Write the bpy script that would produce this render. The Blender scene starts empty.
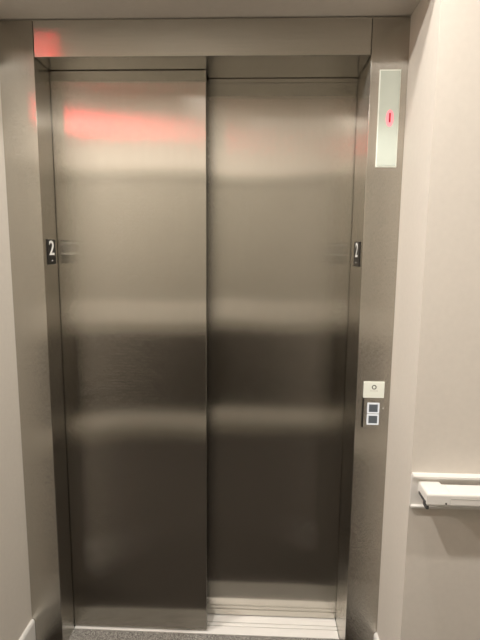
import bpy, bmesh, math, random
from mathutils import Vector, Matrix
random.seed(4)
scene = bpy.context.scene
COL = scene.collection

# ------------------------------------------------------------------ sizes (metres)
W = 0.5335          # half width of the opening
JX = 0.649          # outer edge of the jambs / plane of the alcove sides
HZ = 2.128          # underside of the header
SZ = 2.241          # alcove ceiling
AY = -0.262         # plane of the corridor walls either side of the alcove
D1, D2 = 0.117, 0.203
SILL = 0.108
CZ = 2.67           # corridor ceiling
BY = -1.86          # corridor wall behind the camera
XE = 3.6            # corridor half length

# ------------------------------------------------------------------ materials
def new_mat(name):
    m = bpy.data.materials.new(name); m.use_nodes = True
    nt = m.node_tree; b = nt.nodes['Principled BSDF']
    return m, nt, b

def tex_coord(nt, scale):
    tc = nt.nodes.new('ShaderNodeTexCoord'); mp = nt.nodes.new('ShaderNodeMapping')
    mp.inputs['Scale'].default_value = scale
    nt.links.new(tc.outputs['Object'], mp.inputs['Vector'])
    return mp

def steel(name, color, rough, grain='Z', scatter=1.0, metallic=1.0):
    """sheet metal brushed along one axis: very fine scratches tilt the normal across the grain"""
    m, nt, b = new_mat(name)
    L = nt.links.new
    b.inputs['Metallic'].default_value = metallic
    b.inputs['Roughness'].default_value = rough
    b.inputs['Anisotropic'].default_value = 1.0 if metallic == 1.0 else 0.3
    b.inputs['Anisotropic Rotation'].default_value = 0.25
    tv = nt.nodes.new('ShaderNodeCombineXYZ'); tv.inputs[2 if grain == 'Z' else 0].default_value = 1.0
    L(tv.outputs[0], b.inputs['Tangent'])
    geo = nt.nodes.new('ShaderNodeNewGeometry')
    axis = (0, 0, 1) if grain == 'Z' else (1, 0, 0)
    cr = nt.nodes.new('ShaderNodeVectorMath'); cr.operation = 'CROSS_PRODUCT'
    L(geo.outputs['Normal'], cr.inputs[0]); cr.inputs[1].default_value = axis
    fine = (6000, 6000, 90) if grain == 'Z' else (90, 6000, 6000)
    n = nt.nodes.new('ShaderNodeTexNoise'); n.inputs['Scale'].default_value = 1.0
    n.inputs['Detail'].default_value = 1
    L(tex_coord(nt, fine).outputs[0], n.inputs['Vector'])
    sub = nt.nodes.new('ShaderNodeMath'); sub.operation = 'SUBTRACT'; sub.inputs[1].default_value = 0.5
    L(n.outputs['Fac'], sub.inputs[0])
    mul = nt.nodes.new('ShaderNodeMath'); mul.operation = 'MULTIPLY'; mul.inputs[1].default_value = scatter
    L(sub.outputs[0], mul.inputs[0])
    sc = nt.nodes.new('ShaderNodeVectorMath'); sc.operation = 'SCALE'
    L(cr.outputs[0], sc.inputs[0]); L(mul.outputs[0], sc.inputs['Scale'])
    ad = nt.nodes.new('ShaderNodeVectorMath'); ad.operation = 'ADD'
    L(geo.outputs['Normal'], ad.inputs[0]); L(sc.outputs[0], ad.inputs[1])
    # a slightly wavy sheet
    n2 = nt.nodes.new('ShaderNodeTexNoise'); n2.inputs['Scale'].default_value = 3.0; n2.inputs['Detail'].default_value = 0
    L(tex_coord(nt, (1, 1, 1)).outputs[0], n2.inputs['Vector'])
    s2 = nt.nodes.new('ShaderNodeVectorMath'); s2.operation = 'SUBTRACT'; s2.inputs[1].default_value = (0.5, 0.5, 0.5)
    L(n2.outputs['Color'], s2.inputs[0])
    s3 = nt.nodes.new('ShaderNodeVectorMath'); s3.operation = 'SCALE'; s3.inputs['Scale'].default_value = 0.012
    L(s2.outputs[0], s3.inputs[0])
    ad2 = nt.nodes.new('ShaderNodeVectorMath'); ad2.operation = 'ADD'
    L(ad.outputs[0], ad2.inputs[0]); L(s3.outputs[0], ad2.inputs[1])
    nm = nt.nodes.new('ShaderNodeVectorMath'); nm.operation = 'NORMALIZE'
    L(ad2.outputs[0], nm.inputs[0]); L(nm.outputs[0], b.inputs['Normal'])
    # faint streaks in the metal's own tone
    coarse = (220, 220, 5) if grain == 'Z' else (5, 220, 220)
    n3 = nt.nodes.new('ShaderNodeTexNoise'); n3.inputs['Scale'].default_value = 1.0; n3.inputs['Detail'].default_value = 3
    L(tex_coord(nt, coarse).outputs[0], n3.inputs['Vector'])
    mix = nt.nodes.new('ShaderNodeMix'); mix.data_type = 'RGBA'
    mix.inputs['A'].default_value = (*[c * 0.94 for c in color], 1)
    mix.inputs['B'].default_value = (*[min(1, c * 1.06) for c in color], 1)
    L(n3.outputs['Fac'], mix.inputs['Factor']); L(mix.outputs['Result'], b.inputs['Base Color'])
    return m

def paint(name, color, rough=0.6, var=0.04, bump=0.05, scale=60, spec=0.3):
    m, nt, b = new_mat(name)
    mp = tex_coord(nt, (scale,) * 3)
    n = nt.nodes.new('ShaderNodeTexNoise'); n.inputs['Scale'].default_value = 1; n.inputs['Detail'].default_value = 4
    nt.links.new(mp.outputs[0], n.inputs['Vector'])
    mix = nt.nodes.new('ShaderNodeMix'); mix.data_type = 'RGBA'
    mix.inputs['A'].default_value = (*[c * (1 - var) for c in color], 1)
    mix.inputs['B'].default_value = (*[min(1, c * (1 + var)) for c in color], 1)
    nt.links.new(n.outputs['Fac'], mix.inputs['Factor'])
    nt.links.new(mix.outputs['Result'], b.inputs['Base Color'])
    b.inputs['Roughness'].default_value = rough
    b.inputs['Specular IOR Level'].default_value = spec
    bp = nt.nodes.new('ShaderNodeBump'); bp.inputs['Strength'].default_value = bump
    bp.inputs['Distance'].default_value = 0.002
    nt.links.new(n.outputs['Fac'], bp.inputs['Height'])
    nt.links.new(bp.outputs[0], b.inputs['Normal'])
    return m

def carpet_mat(name, ca, cb):
    m, nt, b = new_mat(name)
    mp = tex_coord(nt, (1, 1, 1))
    v = nt.nodes.new('ShaderNodeTexNoise'); v.inputs['Scale'].default_value = 240; v.inputs['Detail'].default_value = 4
    v.inputs['Roughness'].default_value = 0.8
    nt.links.new(mp.outputs[0], v.inputs['Vector'])
    r = nt.nodes.new('ShaderNodeValToRGB')
    r.color_ramp.elements[0].position = 0.36; r.color_ramp.elements[0].color = (*ca, 1)
    r.color_ramp.elements[1].position = 0.66; r.color_ramp.elements[1].color = (*cb, 1)
    nt.links.new(v.outputs['Fac'], r.inputs[0]); nt.links.new(r.outputs[0], b.inputs['Base Color'])
    b.inputs['Roughness'].default_value = 0.95; b.inputs['Specular IOR Level'].default_value = 0.1
    bp = nt.nodes.new('ShaderNodeBump'); bp.inputs['Strength'].default_value = 0.6; bp.inputs['Distance'].default_value = 0.004
    nt.links.new(v.outputs['Fac'], bp.inputs['Height']); nt.links.new(bp.outputs[0], b.inputs['Normal'])
    return m

def glow(name, color, strength, base=(0.05, 0.05, 0.05)):
    m, nt, b = new_mat(name)
    n = nt.nodes.new('ShaderNodeTexNoise'); n.inputs['Scale'].default_value = 30
    mr = nt.nodes.new('ShaderNodeMapRange')
    mr.inputs['To Min'].default_value = strength * 0.97; mr.inputs['To Max'].default_value = strength * 1.03
    nt.links.new(n.outputs['Fac'], mr.inputs['Value'])
    b.inputs['Base Color'].default_value = (*base, 1)
    b.inputs['Emission Color'].default_value = (*color, 1)
    nt.links.new(mr.outputs[0], b.inputs['Emission Strength'])
    return m

M = {}
STEEL = (0.535, 0.512, 0.465)
M['door'] = steel('brushed_steel_door', STEEL, 0.17, 'Z', 1.25)
M['jamb'] = steel('brushed_steel_jamb', STEEL, 0.19, 'Z', 1.3)
M['head'] = steel('brushed_steel_header', STEEL, 0.17, 'X', 0.55)
M['plate'] = steel('brushed_steel_plate', (0.58, 0.56, 0.51), 0.24, 'Z', 1.2)
M['sill'] = steel('sill_aluminium', (0.90, 0.88, 0.84), 0.40, 'X', 0.3, 0.25)
M['wall'] = paint('beige_wall_covering', (0.625, 0.582, 0.52), 0.6)
M['back'] = paint('corridor_wall_paint', (0.625, 0.582, 0.52), 0.6)
M['ceil'] = paint('ceiling_paint', (0.62, 0.58, 0.53), 0.8)
M['white'] = paint('white_satin_trim', (0.74, 0.72, 0.68), 0.35, 0.01, 0.02, 40, 0.5)
M['grey'] = paint('grey_plastic', (0.50, 0.49, 0.45), 0.5, 0.02, 0.02)
M['black'] = paint('black_plate', (0.012, 0.011, 0.010), 0.4, 0.05, 0.02)
M['dark'] = paint('dark_stained_wood', (0.022, 0.017, 0.012), 0.5, 0.2, 0.05)
M['ink'] = paint('white_lettering', (0.85, 0.85, 0.82), 0.4, 0.01, 0.0)
M['symbol'] = paint('dark_grey_print', (0.06, 0.06, 0.06), 0.4, 0.01, 0.0)
M['notice'] = paint('pale_notice_plate', (0.84, 0.88, 0.80), 0.3, 0.02, 0.0, 20, 0.5)
M['glass'] = paint('pale_frosted_glass', (0.58, 0.64, 0.57), 0.16, 0.05, 0.0, 14, 0.6)
M['btn'] = paint('slate_button', (0.12, 0.14, 0.16), 0.3, 0.05, 0.0)
M['leaf'] = paint('taupe_door_paint', (0.30, 0.28, 0.235), 0.5)
M['rail_grey'] = paint('pale_bumper_vinyl', (0.52, 0.49, 0.43), 0.5)
M['carpet'] = carpet_mat('dark_corridor_carpet', (0.012, 0.010, 0.008), (0.08, 0.07, 0.06))
M['mat'] = carpet_mat('speckled_threshold_carpet', (0.05, 0.046, 0.042), (0.46, 0.44, 0.40))
M['ring'] = glow('lit_button_ring', (0.95, 0.98, 1.0), 0.28, (0.4, 0.4, 0.4))
M['led'] = glow('red_display_glow', (1.0, 0.16, 0.22), 0.55, (0.5, 0.3, 0.3))
M['digit'] = glow('red_display_digit', (0.5, 0.004, 0.02), 0.5, (0.2, 0.0, 0.0))
M['exit'] = glow('red_exit_face', (1.0, 0.02, 0.03), 8.0)
M['exitw'] = glow('exit_lettering', (1.0, 0.6, 0.55), 3.0)
M['lamp'] = glow('warm_downlight_lens', (1.0, 0.9, 0.76), 14.0)

# ------------------------------------------------------------------ helpers
def add_box(bm, x0, x1, y0, y1, z0, z1, bev=0.0, seg=2):
    r = bmesh.ops.create_cube(bm, size=1)
    vs = r['verts']
    for v in vs:
        v.co = Vector(((x0 + x1) / 2 + v.co.x * (x1 - x0), (y0 + y1) / 2 + v.co.y * (y1 - y0), (z0 + z1) / 2 + v.co.z * (z1 - z0)))
    if bev > 0:
        es = list({e for v in vs for e in v.link_edges})
        bmesh.ops.bevel(bm, geom=es, offset=bev, segments=seg, affect='EDGES', profile=0.5)

def add_cyl(bm, c, r, h, axis='Z', seg=32, r2=None):
    mat = Matrix.Translation(c)
    if axis == 'Y': mat = mat @ Matrix.Rotation(math.pi / 2, 4, 'X')
    if axis == 'X': mat = mat @ Matrix.Rotation(math.pi / 2, 4, 'Y')
    bmesh.ops.create_cone(bm, cap_ends=True, segments=seg, radius1=r, radius2=r if r2 is None else r2, depth=h, matrix=mat)

def prism(bm, pts, axis, a, b):
    """outline pts (two coordinates) swept along the axis from a to b"""
    def p3(p, t):
        return {'X': (t, p[0], p[1]), 'Y': (p[0], t, p[1]), 'Z': (p[0], p[1], t)}[axis]
    v0 = [bm.verts.new(p3(p, a)) for p in pts]; v1 = [bm.verts.new(p3(p, b)) for p in pts]
    n = len(pts)
    bm.faces.new(v0); bm.faces.new(v1)
    for i in range(n):
        bm.faces.new((v0[i], v0[(i + 1) % n], v1[(i + 1) % n], v1[i]))

def sweep(bm, path, prof):
    """prof = list of (outward, up) offsets; path = plan points (x, y); mitred sweep"""
    rings = []
    n = len(path)
    for i, p in enumerate(path):
        p = Vector(p)
        a = (p - Vector(path[i - 1])).normalized() if i > 0 else None
        c = (Vector(path[i + 1]) - p).normalized() if i < n - 1 else None
        if a is None: d = c; k = 1
        elif c is None: d = a; k = 1
        else:
            d = (a + c).normalized(); k = 1 / max(0.4, d.dot(a))
        nrm = Vector((d.y, -d.x)) * k
        rings.append([bm.verts.new((p.x + nrm.x * o, p.y + nrm.y * o, z)) for o, z in prof])
    m = len(prof)
    for i in range(n - 1):
        for j in range(m):
            bm.faces.new((rings[i][j], rings[i][(j + 1) % m], rings[i + 1][(j + 1) % m], rings[i + 1][j]))
    bm.faces.new(rings[0]); bm.faces.new(rings[-1])

def obj(name, bm, mat, parent=None, smooth=False, bevel=0.0):
    bmesh.ops.recalc_face_normals(bm, faces=bm.faces)
    me = bpy.data.meshes.new(name)
    if parent is not None and parent.type == 'EMPTY':
        off = Vector(parent.location)
        bmesh.ops.translate(bm, verts=bm.verts, vec=-off)
    elif parent is not None:
        off = world_loc(parent)
        bmesh.ops.translate(bm, verts=bm.verts, vec=-off)
    bm.to_mesh(me); bm.free()
    o = bpy.data.objects.new(name, me); COL.objects.link(o)
    me.materials.append(mat)
    if smooth:
        for p in me.polygons: p.use_smooth = True
    if bevel > 0:
        md = o.modifiers.new('edge', 'BEVEL'); md.width = bevel; md.segments = 2; md.limit_method = 'ANGLE'
    if parent is not None: o.parent = parent
    return o

def world_loc(o):
    v = Vector(o.location)
    while o.parent is not None:
        o = o.parent; v += Vector(o.location)
    return v

def text_part(name, body, size, parent, mat, loc, face, extrude=0.0006, sx=1.0):
    """raised lettering turned into a mesh; face: '-Y' faces the corridor, '+X' / '-X' face sideways, '+Y' faces the lift"""
    cu = bpy.data.curves.new(name, 'FONT'); cu.body = body; cu.size = size
    cu.align_x = 'CENTER'; cu.align_y = 'CENTER'; cu.extrude = extrude; cu.resolution_u = 6
    cu.offset = size * 0.012
    tmp = bpy.data.objects.new('tmp', cu); COL.objects.link(tmp)
    bpy.context.view_layer.update()
    dg = bpy.context.evaluated_depsgraph_get()
    me = bpy.data.meshes.new_from_object(tmp.evaluated_get(dg))
    bpy.data.objects.remove(tmp)
    rz = {'-Y': 0, '+X': math.pi / 2, '-X': -math.pi / 2, '+Y': math.pi}[face]
    mat4 = Matrix.Translation(Vector(loc) - world_loc(parent)) @ Matrix.Rotation(rz, 4, 'Z') @ Matrix.Rotation(math.pi / 2, 4, 'X') @ Matrix.Diagonal((sx, 1, 1, 1))
    me.transform(mat4)
    me.materials.clear(); me.materials.append(mat)
    o = bpy.data.objects.new(name, me); COL.objects.link(o); o.parent = parent
    return o

def thing(name, label, cat, loc=(0, 0, 0), group=None):
    o = bpy.data.objects.new(name, None); COL.objects.link(o); o.empty_display_size = 0.05
    o.location = loc; o['label'] = label; o['category'] = cat
    if group: o['group'] = group
    return o

def struct(name, bm, mat, label=None):
    o = obj(name, bm, mat); o['kind'] = 'structure'
    if label: o['label'] = label
    return o

def B(*a, **k):
    bm = bmesh.new(); add_box(bm, *a, **k); return bm

# ------------------------------------------------------------------ setting
T = 0.12
struct('floor', B(-XE, XE, BY, 0.0, -0.08, 0.0), M['carpet'])
struct('floor_threshold_strip', B(-W, W, 0.0, SILL - 0.001, -0.08, 0.0015), M['mat'])
struct('ceiling', B(-XE, XE, BY, AY, CZ, CZ + 0.1), M['ceil'])
struct('ceiling_alcove', B(-JX, JX, AY, 0.25, SZ, CZ + 0.1), M['ceil'])
struct('wall_alcove_left', B(-JX - 0.15, -JX, AY, 0.25, 0, CZ + 0.1), M['wall'])
struct('wall_alcove_right', B(JX, JX + 0.15, AY, 0.25, 0, CZ + 0.1), M['wall'])
struct('wall_left', B(-XE, -JX - 0.15, AY, 0.0, 0, CZ + 0.1), M['wall'])
struct('wall_right', B(JX + 0.15, XE, AY, 0.0, 0, CZ + 0.1), M['wall'])
struct('wall_back', B(-XE, XE, BY - T, BY, 0, CZ + 0.1), M['back'])
struct('wall_end_left', B(-XE - T, -XE, BY - T, 0.0, 0, CZ + 0.1), M['back'])
struct('wall_end_right', B(XE, XE + T, BY - T, 0.0, 0, CZ + 0.1), M['back'])

BH, BT = 0.132, 0.012
def base_profile(t):      # height profile: (outward, z) with eased top
    return [(0, 0), (t, 0), (t, BH - 0.010), (t - 0.003, BH - 0.003), (t - 0.006, BH), (0, BH)]
def baseboard(name, path):
    bm = bmesh.new(); sweep(bm, path, base_profile(BT)); return struct(name, bm, M['white'])
baseboard('baseboard_right', [(JX, -0.002), (JX, AY), (XE, AY)])
baseboard('baseboard_left', [(-XE, AY), (-JX, AY), (-JX, -0.002)])
bm = bmesh.new(); add_box(bm, -XE, -1.40, BY, BY + BT, 0, BH, bev=0.003); add_box(bm, 0.98, XE, BY, BY + BT, 0, BH, bev=0.003)
struct('baseboard_back', bm, M['white'])

# ------------------------------------------------------------------ elevator frame
fr = thing('elevator_door_frame', 'brushed stainless steel surround framing the recessed elevator doors', 'elevator frame', (0, 0, 0))
def jamb(s, depth):
    bm = bmesh.new()
    x0, x1 = sorted((s * W, s * JX))
    # folded sheet: L outline, seen from above
    t = 0.010
    if s < 0: pts = [(-JX, 0), (-W, 0), (-W, depth), (-W - t, depth), (-W - t, t), (-JX, t)]
    else: pts = [(JX, 0), (W, 0), (W, depth), (W + t, depth), (W + t, t), (JX, t)]
    prism(bm, pts, 'Z', 0.0, SZ - 0.003)
    return obj('jamb', bm, M['jamb'], fr, bevel=0.0018)
jamb(-1, D1 - 0.005); jamb(1, D2 - 0.005)
SEAM = 0.005
bm = bmesh.new()
g = 0.0016
add_box(bm, -W + g, W - g, 0.0, 0.010, HZ, SZ - 0.003)
add_box(bm, -W + g, SEAM, 0.010, D1 - 0.006, HZ, HZ + 0.010)
add_box(bm, SEAM, W - g, 0.010, D2 - 0.006, HZ, HZ + 0.010)
obj('header', bm, M['head'], fr, bevel=0.0015)
obj('door_track_cover', B(SEAM + 0.002, W - g, D2 - 0.001, D2 + 0.0035, HZ - 0.014, HZ + 0.05), M['door'], fr)

# ------------------------------------------------------------------ doors
def door(label, x0, x1, y, z0, sealed):
    o = obj('elevator_door', B(x0, x1, y, y + 0.005, z0, HZ + 0.045, bev=0.0012), M['door'])
    o['label'] = label; o['category'] = 'elevator door'
    obj('core', B(x0 + 0.003, x1 - (0.0025 if sealed else 0.004), y + 0.005, y + 0.036, z0, HZ + 0.045), M['black'], o)
    return o
door('left brushed steel elevator door panel, sliding in front of the right one', -W - 0.03, SEAM, D1, 0.010, True)
door('right brushed steel elevator door panel, set further back behind the bright sill', -0.035, W + 0.03, D2 + 0.005, 0.008, False)

# ------------------------------------------------------------------ sill
sl = thing('door_sill', 'bright grooved aluminium threshold strip below the elevator doors', 'threshold', (0, 0, 0))
bm = bmesh.new()
y = SILL
edges = [(SILL, SILL + 0.040), (SILL + 0.0445, SILL + 0.060), (SILL + 0.0645, SILL + 0.150)]
for a, b in edges: add_box(bm, -W + 0.001, W - 0.001, a, b, -0.012, 0.004, bev=0.0012)
obj('tread', bm, M['sill'], sl)
obj('channel_base', B(-W + 0.001, W - 0.001, SILL + 0.002, SILL + 0.15, -0.03, -0.010), M['black'], sl)

# ------------------------------------------------------------------ floor number signs on the jamb returns
def number_sign(s, y0, y1, z0, z1, label):
    x = s * W
    t = thing('floor_number_sign', label, 'sign', (x, (y0 + y1) / 2, (z0 + z1) / 2), 'floor number signs on the door frame')
    xa, xb = (x, x + 0.003) if s < 0 else (x - 0.003, x)
    obj('plate', B(xa, xb, y0, y1, z0, z1, bev=0.0008), M['black'], t)
    xf = x - s * 0.0032
    h = z1 - z0
    text_part('numeral', '2', h * 0.82, t, M['ink'], (xf, (y0 + y1) / 2 , z1 - h * 0.37), '+X' if s < 0 else '-X', sx=1.25)
    bm = bmesh.new()
    for k in range(1):
        bmesh.ops.create_uvsphere(bm, u_segments=10, v_segments=6, radius=0.0028,
                                  matrix=Matrix.Translation((xf, (y0 + y1) / 2 , z0 + h * 0.15 + k * 0.008)))
    obj('braille', bm, M['grey'], t, smooth=True)
number_sign(-1, 0.027, 0.092, 1.469, 1.555, 'black plate with a raised white 2 on the left return of the steel frame')
number_sign(1, 0.035, 0.130, 1.472, 1.556, 'black plate with a raised white 2 on the right return of the steel frame')

# ------------------------------------------------------------------ floor position indicator
ind = thing('floor_indicator', 'tall pale glass floor indicator with a red digit on the right jamb', 'elevator indicator', (0.5945, 0, 1.938))
obj('frame', B(0.5615, 0.6275, -0.004, 0.0, 1.790, 2.084, bev=0.001), M['notice'], ind)
lens = obj('lens', B(0.5645, 0.6245, -0.0055, -0.004, 1.794, 2.080, bev=0.0005), M['glass'], ind)
bm = bmesh.new()
n = 28
vs = [bm.verts.new((0.5985 + 0.0125 * math.cos(2 * math.pi * i / n), -0.0058, 1.939 + 0.026 * math.sin(2 * math.pi * i / n))) for i in range(n)]
f = bm.faces.new(vs)
r = bmesh.ops.extrude_face_region(bm, geom=[f]); bmesh.ops.translate(bm, verts=[v for v in r['geom'] if isinstance(v, bmesh.types.BMVert)], vec=(0, 0.0004, 0))
disp = obj('display', bm, M['led'], lens)
text_part('digit', '1', 0.040, disp, M['digit'], (0.5985, -0.0063, 1.939), '-Y', 0.0003)

# ------------------------------------------------------------------ call panel
cp = thing('call_panel', 'elevator call station with two square lit buttons on the right jamb', 'elevator buttons', (0.593, 0, 1.0))
obj('faceplate', B(0.5600, 0.6290, -0.0045, 0.002, 0.922, 1.0265, bev=0.0008), M['plate'], cp)
obj('black_shadow_strip', B(0.5572, 0.5600, -0.0040, 0.0, 0.922, 1.0265), M['black'], cp)  # solid black strip stands for the shadow line beside the faceplate
for z0, z1, lab in ((0.973, 1.0105, 'upper button'), (0.9325, 0.9700, 'lower button')):
    bm = bmesh.new()
    x0, x1 = 0.5725, 0.6130
    w = 0.0052
    add_box(bm, x0, x1, -0.0085, -0.0045, z1 - w, z1, bev=0.001)
    add_box(bm, x0, x1, -0.0085, -0.0045, z0, z0 + w, bev=0.001)
    add_box(bm, x0, x0 + w, -0.0085, -0.0045, z0 + w, z1 - w)
    add_box(bm, x1 - w, x1, -0.0085, -0.0045, z0 + w, z1 - w)
    bt = obj('button', B(x0 + w, x1 - w, -0.0075, -0.0045, z0 + w, z1 - w, bev=0.001), M['btn'], cp)
    obj('lit_ring', bm, M['ring'], bt)
bm = bmesh.new(); add_cyl(bm, (0.6265, -0.005, 0.992), 0.0016, 0.002, 'Y', 12)
obj('screw', bm, M['ink'], cp)
nt_ = thing('notice_plate', 'small pale notice with a ring symbol just above the call buttons', 'sign', (0.5925, 0, 1.055))
obj('plate', B(0.5575, 0.6275, -0.005, 0.0, 1.0275, 1.0840, bev=0.0008), M['notice'], nt_)
bm = bmesh.new()
for i in range(24):
    a0, a1 = 2 * math.pi * i / 24, 2 * math.pi * (i + 1) / 24
    q = []
    for a, r_ in ((a0, 0.0050), (a1, 0.0050), (a1, 0.0080), (a0, 0.0080)):
        q.append(bm.verts.new((0.5925 + r_ * math.cos(a), -0.0053, 1.0655 + r_ * math.sin(a))))
    bm.faces.new(q)
bmesh.ops.remove_doubles(bm, verts=bm.verts, dist=1e-5)
o = obj('symbol', bm, M['symbol'], nt_)
md = o.modifiers.new('thick', 'SOLIDIFY'); md.thickness = 0.0004
bm = bmesh.new()
for k in range(6):
    add_box(bm, 0.5795 + k * 0.0046, 0.5825 + k * 0.0046, -0.0053, -0.005, 1.0515, 1.0535)
obj('small_print', bm, M['grey'], nt_)

# ------------------------------------------------------------------ handrails
def handrail(s, label):
    t = thing('handrail', label, 'handrail', (s * 0.66, AY, 0.84))
    def mirror(bm):
        if s < 0: bmesh.ops.scale(bm, vec=(-1, 1, 1), verts=bm.verts)
        return bm
    x0 = 0.6515
    # back plate with a lip along the top and the bottom
    y = AY
    prof = [(y, 0.779), (y - 0.013, 0.779), (y - 0.014, 0.785), (y - 0.006, 0.788), (y - 0.006, 0.870),
            (y - 0.015, 0.872), (y - 0.016, 0.879), (y - 0.012, 0.884), (y, 0.884)]
    bm = bmesh.new(); prism(bm, prof, 'X', x0, XE - 0.02)
    bp_ = obj('wall_plate', mirror(bm), M['white'], t)
    bm = bmesh.new()
    add_box(bm, x0 - 0.002, x0, y - 0.006, y, 0.782, 0.880)
    obj('end_cap', mirror(bm), M['white'], t)
    # the rail: rounded flat section, mitred return to the wall
    def section(cx):
        pts = []
        hw, zb, zt, r_ = 0.031, 0.824, 0.862, 0.007
        for cxx, cz, a0 in ((hw - r_, zt - r_, 0), (-hw + r_, zt - r_, 90), (-hw + r_, zb + r_, 180), (hw - r_, zb + r_, 270)):
            for k in range(5):
                a = math.radians(a0 + k * 22.5)
                pts.append((cxx + r_ * math.cos(a), cz + r_ * math.sin(a)))
        return pts
    yc = AY - 0.052
    bm = bmesh.new(); sweep(bm, [(0.735, yc), (XE - 0.05, yc)], section(0))
    rl = obj('rail', mirror(bm), M['white'], t)
    bm = bmesh.new(); add_box(bm, 0.735, XE - 0.05, yc - 0.0315, yc - 0.029, 0.846, 0.8485)
    obj('groove', mirror(bm), M['grey'], rl)
    bm = bmesh.new(); sweep(bm, [(0.7005, AY - 0.006), (0.7005, yc), (0.7345, yc)], section(0))
    obj('end_return', mirror(bm), M['white'], t)
    bm = bmesh.new(); add_box(bm, 0.6680, 0.6694, yc - 0.024, AY - 0.018, 0.828, 0.836); add_box(bm, 0.6700, 0.6785, yc - 0.026, yc + 0.002, 0.812, 0.8235, bev=0.002)  # thin box paints the shadowed gap below the return; second is a bracket stub
    obj('shade_strip_and_stub', mirror(bm), M['symbol'], t)
    bm = bmesh.new(); add_cyl(bm, (0.722, yc - 0.0315, 0.834), 0.0026, 0.003, 'Y', 12)
    obj('screw', mirror(bm), M['black'], t)
    return t
handrail(1, 'white wall handrail right of the elevator with a returned end')
handrail(-1, 'white wall handrail left of the elevator, just outside the picture')

# ------------------------------------------------------------------ exit sign on the corridor wall opposite
es = thing('exit_sign', 'red lit EXIT sign high on the wall opposite the elevator', 'sign', (-1.34, BY, 2.45))
obj('housing', B(-1.55, -1.13, BY, BY + 0.05, 2.36, 2.54, bev=0.005), M['grey'], es)
fc = obj('face', B(-1.54, -1.14, BY + 0.05, BY + 0.053, 2.37, 2.53), M['exit'], es)
text_part('lettering', 'EXIT', 0.14, fc, M['exitw'], (-1.34, BY + 0.0545, 2.45), '+Y')

# ------------------------------------------------------------------ unseen double doors opposite, made up for the bands mirrored in the steel
def made_up_door(n, x0, x1, hx):
    y0 = BY
    d = struct('door_%d' % n, B(x0, x1, y0, y0 + 0.045, 0.008, 2.03, bev=0.002), M['leaf'])
    obj('added_bumper_rail', B(x0 + 0.02, x1 - 0.02, y0 + 0.045, y0 + 0.060, 0.94, 1.12, bev=0.004), M['rail_grey'], d)
    obj('added_kick_panel', B(x0 + 0.01, x1 - 0.01, y0 + 0.045, y0 + 0.050, 0.24, 0.87, bev=0.001), M['dark'], d)  # panel and rails are bands invented to suit the steel's reflection
    obj('added_bottom_rail', B(x0 + 0.01, x1 - 0.01, y0 + 0.045, y0 + 0.055, 0.09, 0.22, bev=0.002), M['rail_grey'], d)
    bm = bmesh.new(); add_cyl(bm, (hx, y0 + 0.085, 1.25), 0.011, 0.25, 'Z', 16)
    for z in (1.15, 1.35): add_cyl(bm, (hx, y0 + 0.065, z), 0.009, 0.045, 'Y', 12)
    obj('pull_handle', bm, M['grey'], d)
made_up_door(1, -1.32, -0.222, -0.30)
made_up_door(2, -0.218, 0.90, -0.14)
bm = bmesh.new()
add_box(bm, -1.40, -1.325, BY, BY + 0.055, 0, 2.11, bev=0.003)
add_box(bm, 0.905, 0.98, BY, BY + 0.055, 0, 2.11, bev=0.003)
add_box(bm, -1.325, 0.905, BY, BY + 0.055, 2.035, 2.11, bev=0.003)
struct('trim_1', bm, M['leaf'])  # frame of the made-up doors

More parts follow.
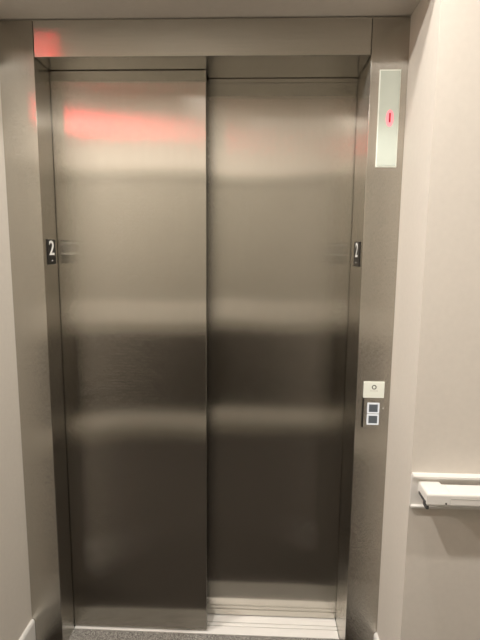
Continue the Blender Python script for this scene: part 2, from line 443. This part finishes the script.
# ------------------------------------------------------------------ ceiling downlights
def downlight(x, y, power, label, r=0.05):
    t = thing('ceiling_light', label, 'ceiling light', (x, y, CZ), 'round recessed lights along the corridor ceiling')
    bm = bmesh.new()
    n = 32
    rings = []
    for rr, z in ((r + 0.018, CZ), (r + 0.018, CZ - 0.004), (r + 0.004, CZ - 0.006), (r, CZ - 0.001)):
        rings.append([bm.verts.new((x + rr * math.cos(2 * math.pi * i / n), y + rr * math.sin(2 * math.pi * i / n), z)) for i in range(n)])
    for a, b in zip(rings, rings[1:] + rings[:1]):
        for i in range(n): bm.faces.new((a[i], a[(i + 1) % n], b[(i + 1) % n], b[i]))
    obj('trim_ring', bm, M['white'], t)
    bm = bmesh.new(); add_cyl(bm, (x, y, CZ - 0.0015), r, 0.002, 'Z', 32)
    obj('lens', bm, M['lamp'], t)
    L = bpy.data.lights.new('downlight', 'AREA'); L.shape = 'DISK'; L.size = 2 * r; L.energy = power
    L.color = (1.0, 0.95, 0.89)
    lo = bpy.data.objects.new('downlight_lamp', L); COL.objects.link(lo)
    lo.location = (0, 0, -0.008); lo.parent = t
    return t
downlight(-0.36, -1.06, 19, 'round recessed ceiling light in front of the elevator, left of centre')
downlight(0.32, -0.58, 7, 'round recessed ceiling light closest to the elevator alcove')
downlight(-1.9, -1.06, 38, 'added round ceiling light at the left end of the corridor, brightening the alcove')  # added lamp with no known source, lifts the right alcove side
downlight(2.3, -1.06, 19, 'added round ceiling light at the right end of the corridor, brightening the alcove')  # another added lamp, there to brighten the left alcove side

# ------------------------------------------------------------------ world, camera, view
w = bpy.data.worlds.new('world'); scene.world = w; w.use_nodes = True
w.node_tree.nodes['Background'].inputs[0].default_value = (0.02, 0.02, 0.02, 1)
w.node_tree.nodes['Background'].inputs[1].default_value = 0.2

yaw, pitch, roll = (math.radians(a) for a in (2.2397, 8.3159, 0.5038))
f = Vector((-math.sin(yaw) * math.cos(pitch), math.cos(yaw) * math.cos(pitch), -math.sin(pitch)))
r0 = Vector((math.cos(yaw), math.sin(yaw), 0)); u0 = r0.cross(f)
c, s = math.cos(roll), math.sin(roll)
r1 = r0 * c + u0 * s; u1 = u0 * c - r0 * s
cam = bpy.data.cameras.new('camera'); co = bpy.data.objects.new('camera', cam); COL.objects.link(co)
mw = Matrix((( r1.x, u1.x, -f.x, 0.1958), (r1.y, u1.y, -f.y, -1.6183), (r1.z, u1.z, -f.z, 1.5265), (0, 0, 0, 1)))
co.matrix_world = mw
cam.sensor_fit = 'VERTICAL'; cam.sensor_height = 36; cam.sensor_width = 27
cam.lens = 482.90 / 640 * 36; cam.clip_start = 0.02
scene.camera = co
scene.view_settings.view_transform = 'Standard'; scene.view_settings.look = 'None'
scene.view_settings.gamma = 1; scene.view_settings.use_curve_mapping = False
scene.view_settings.exposure = 0.70
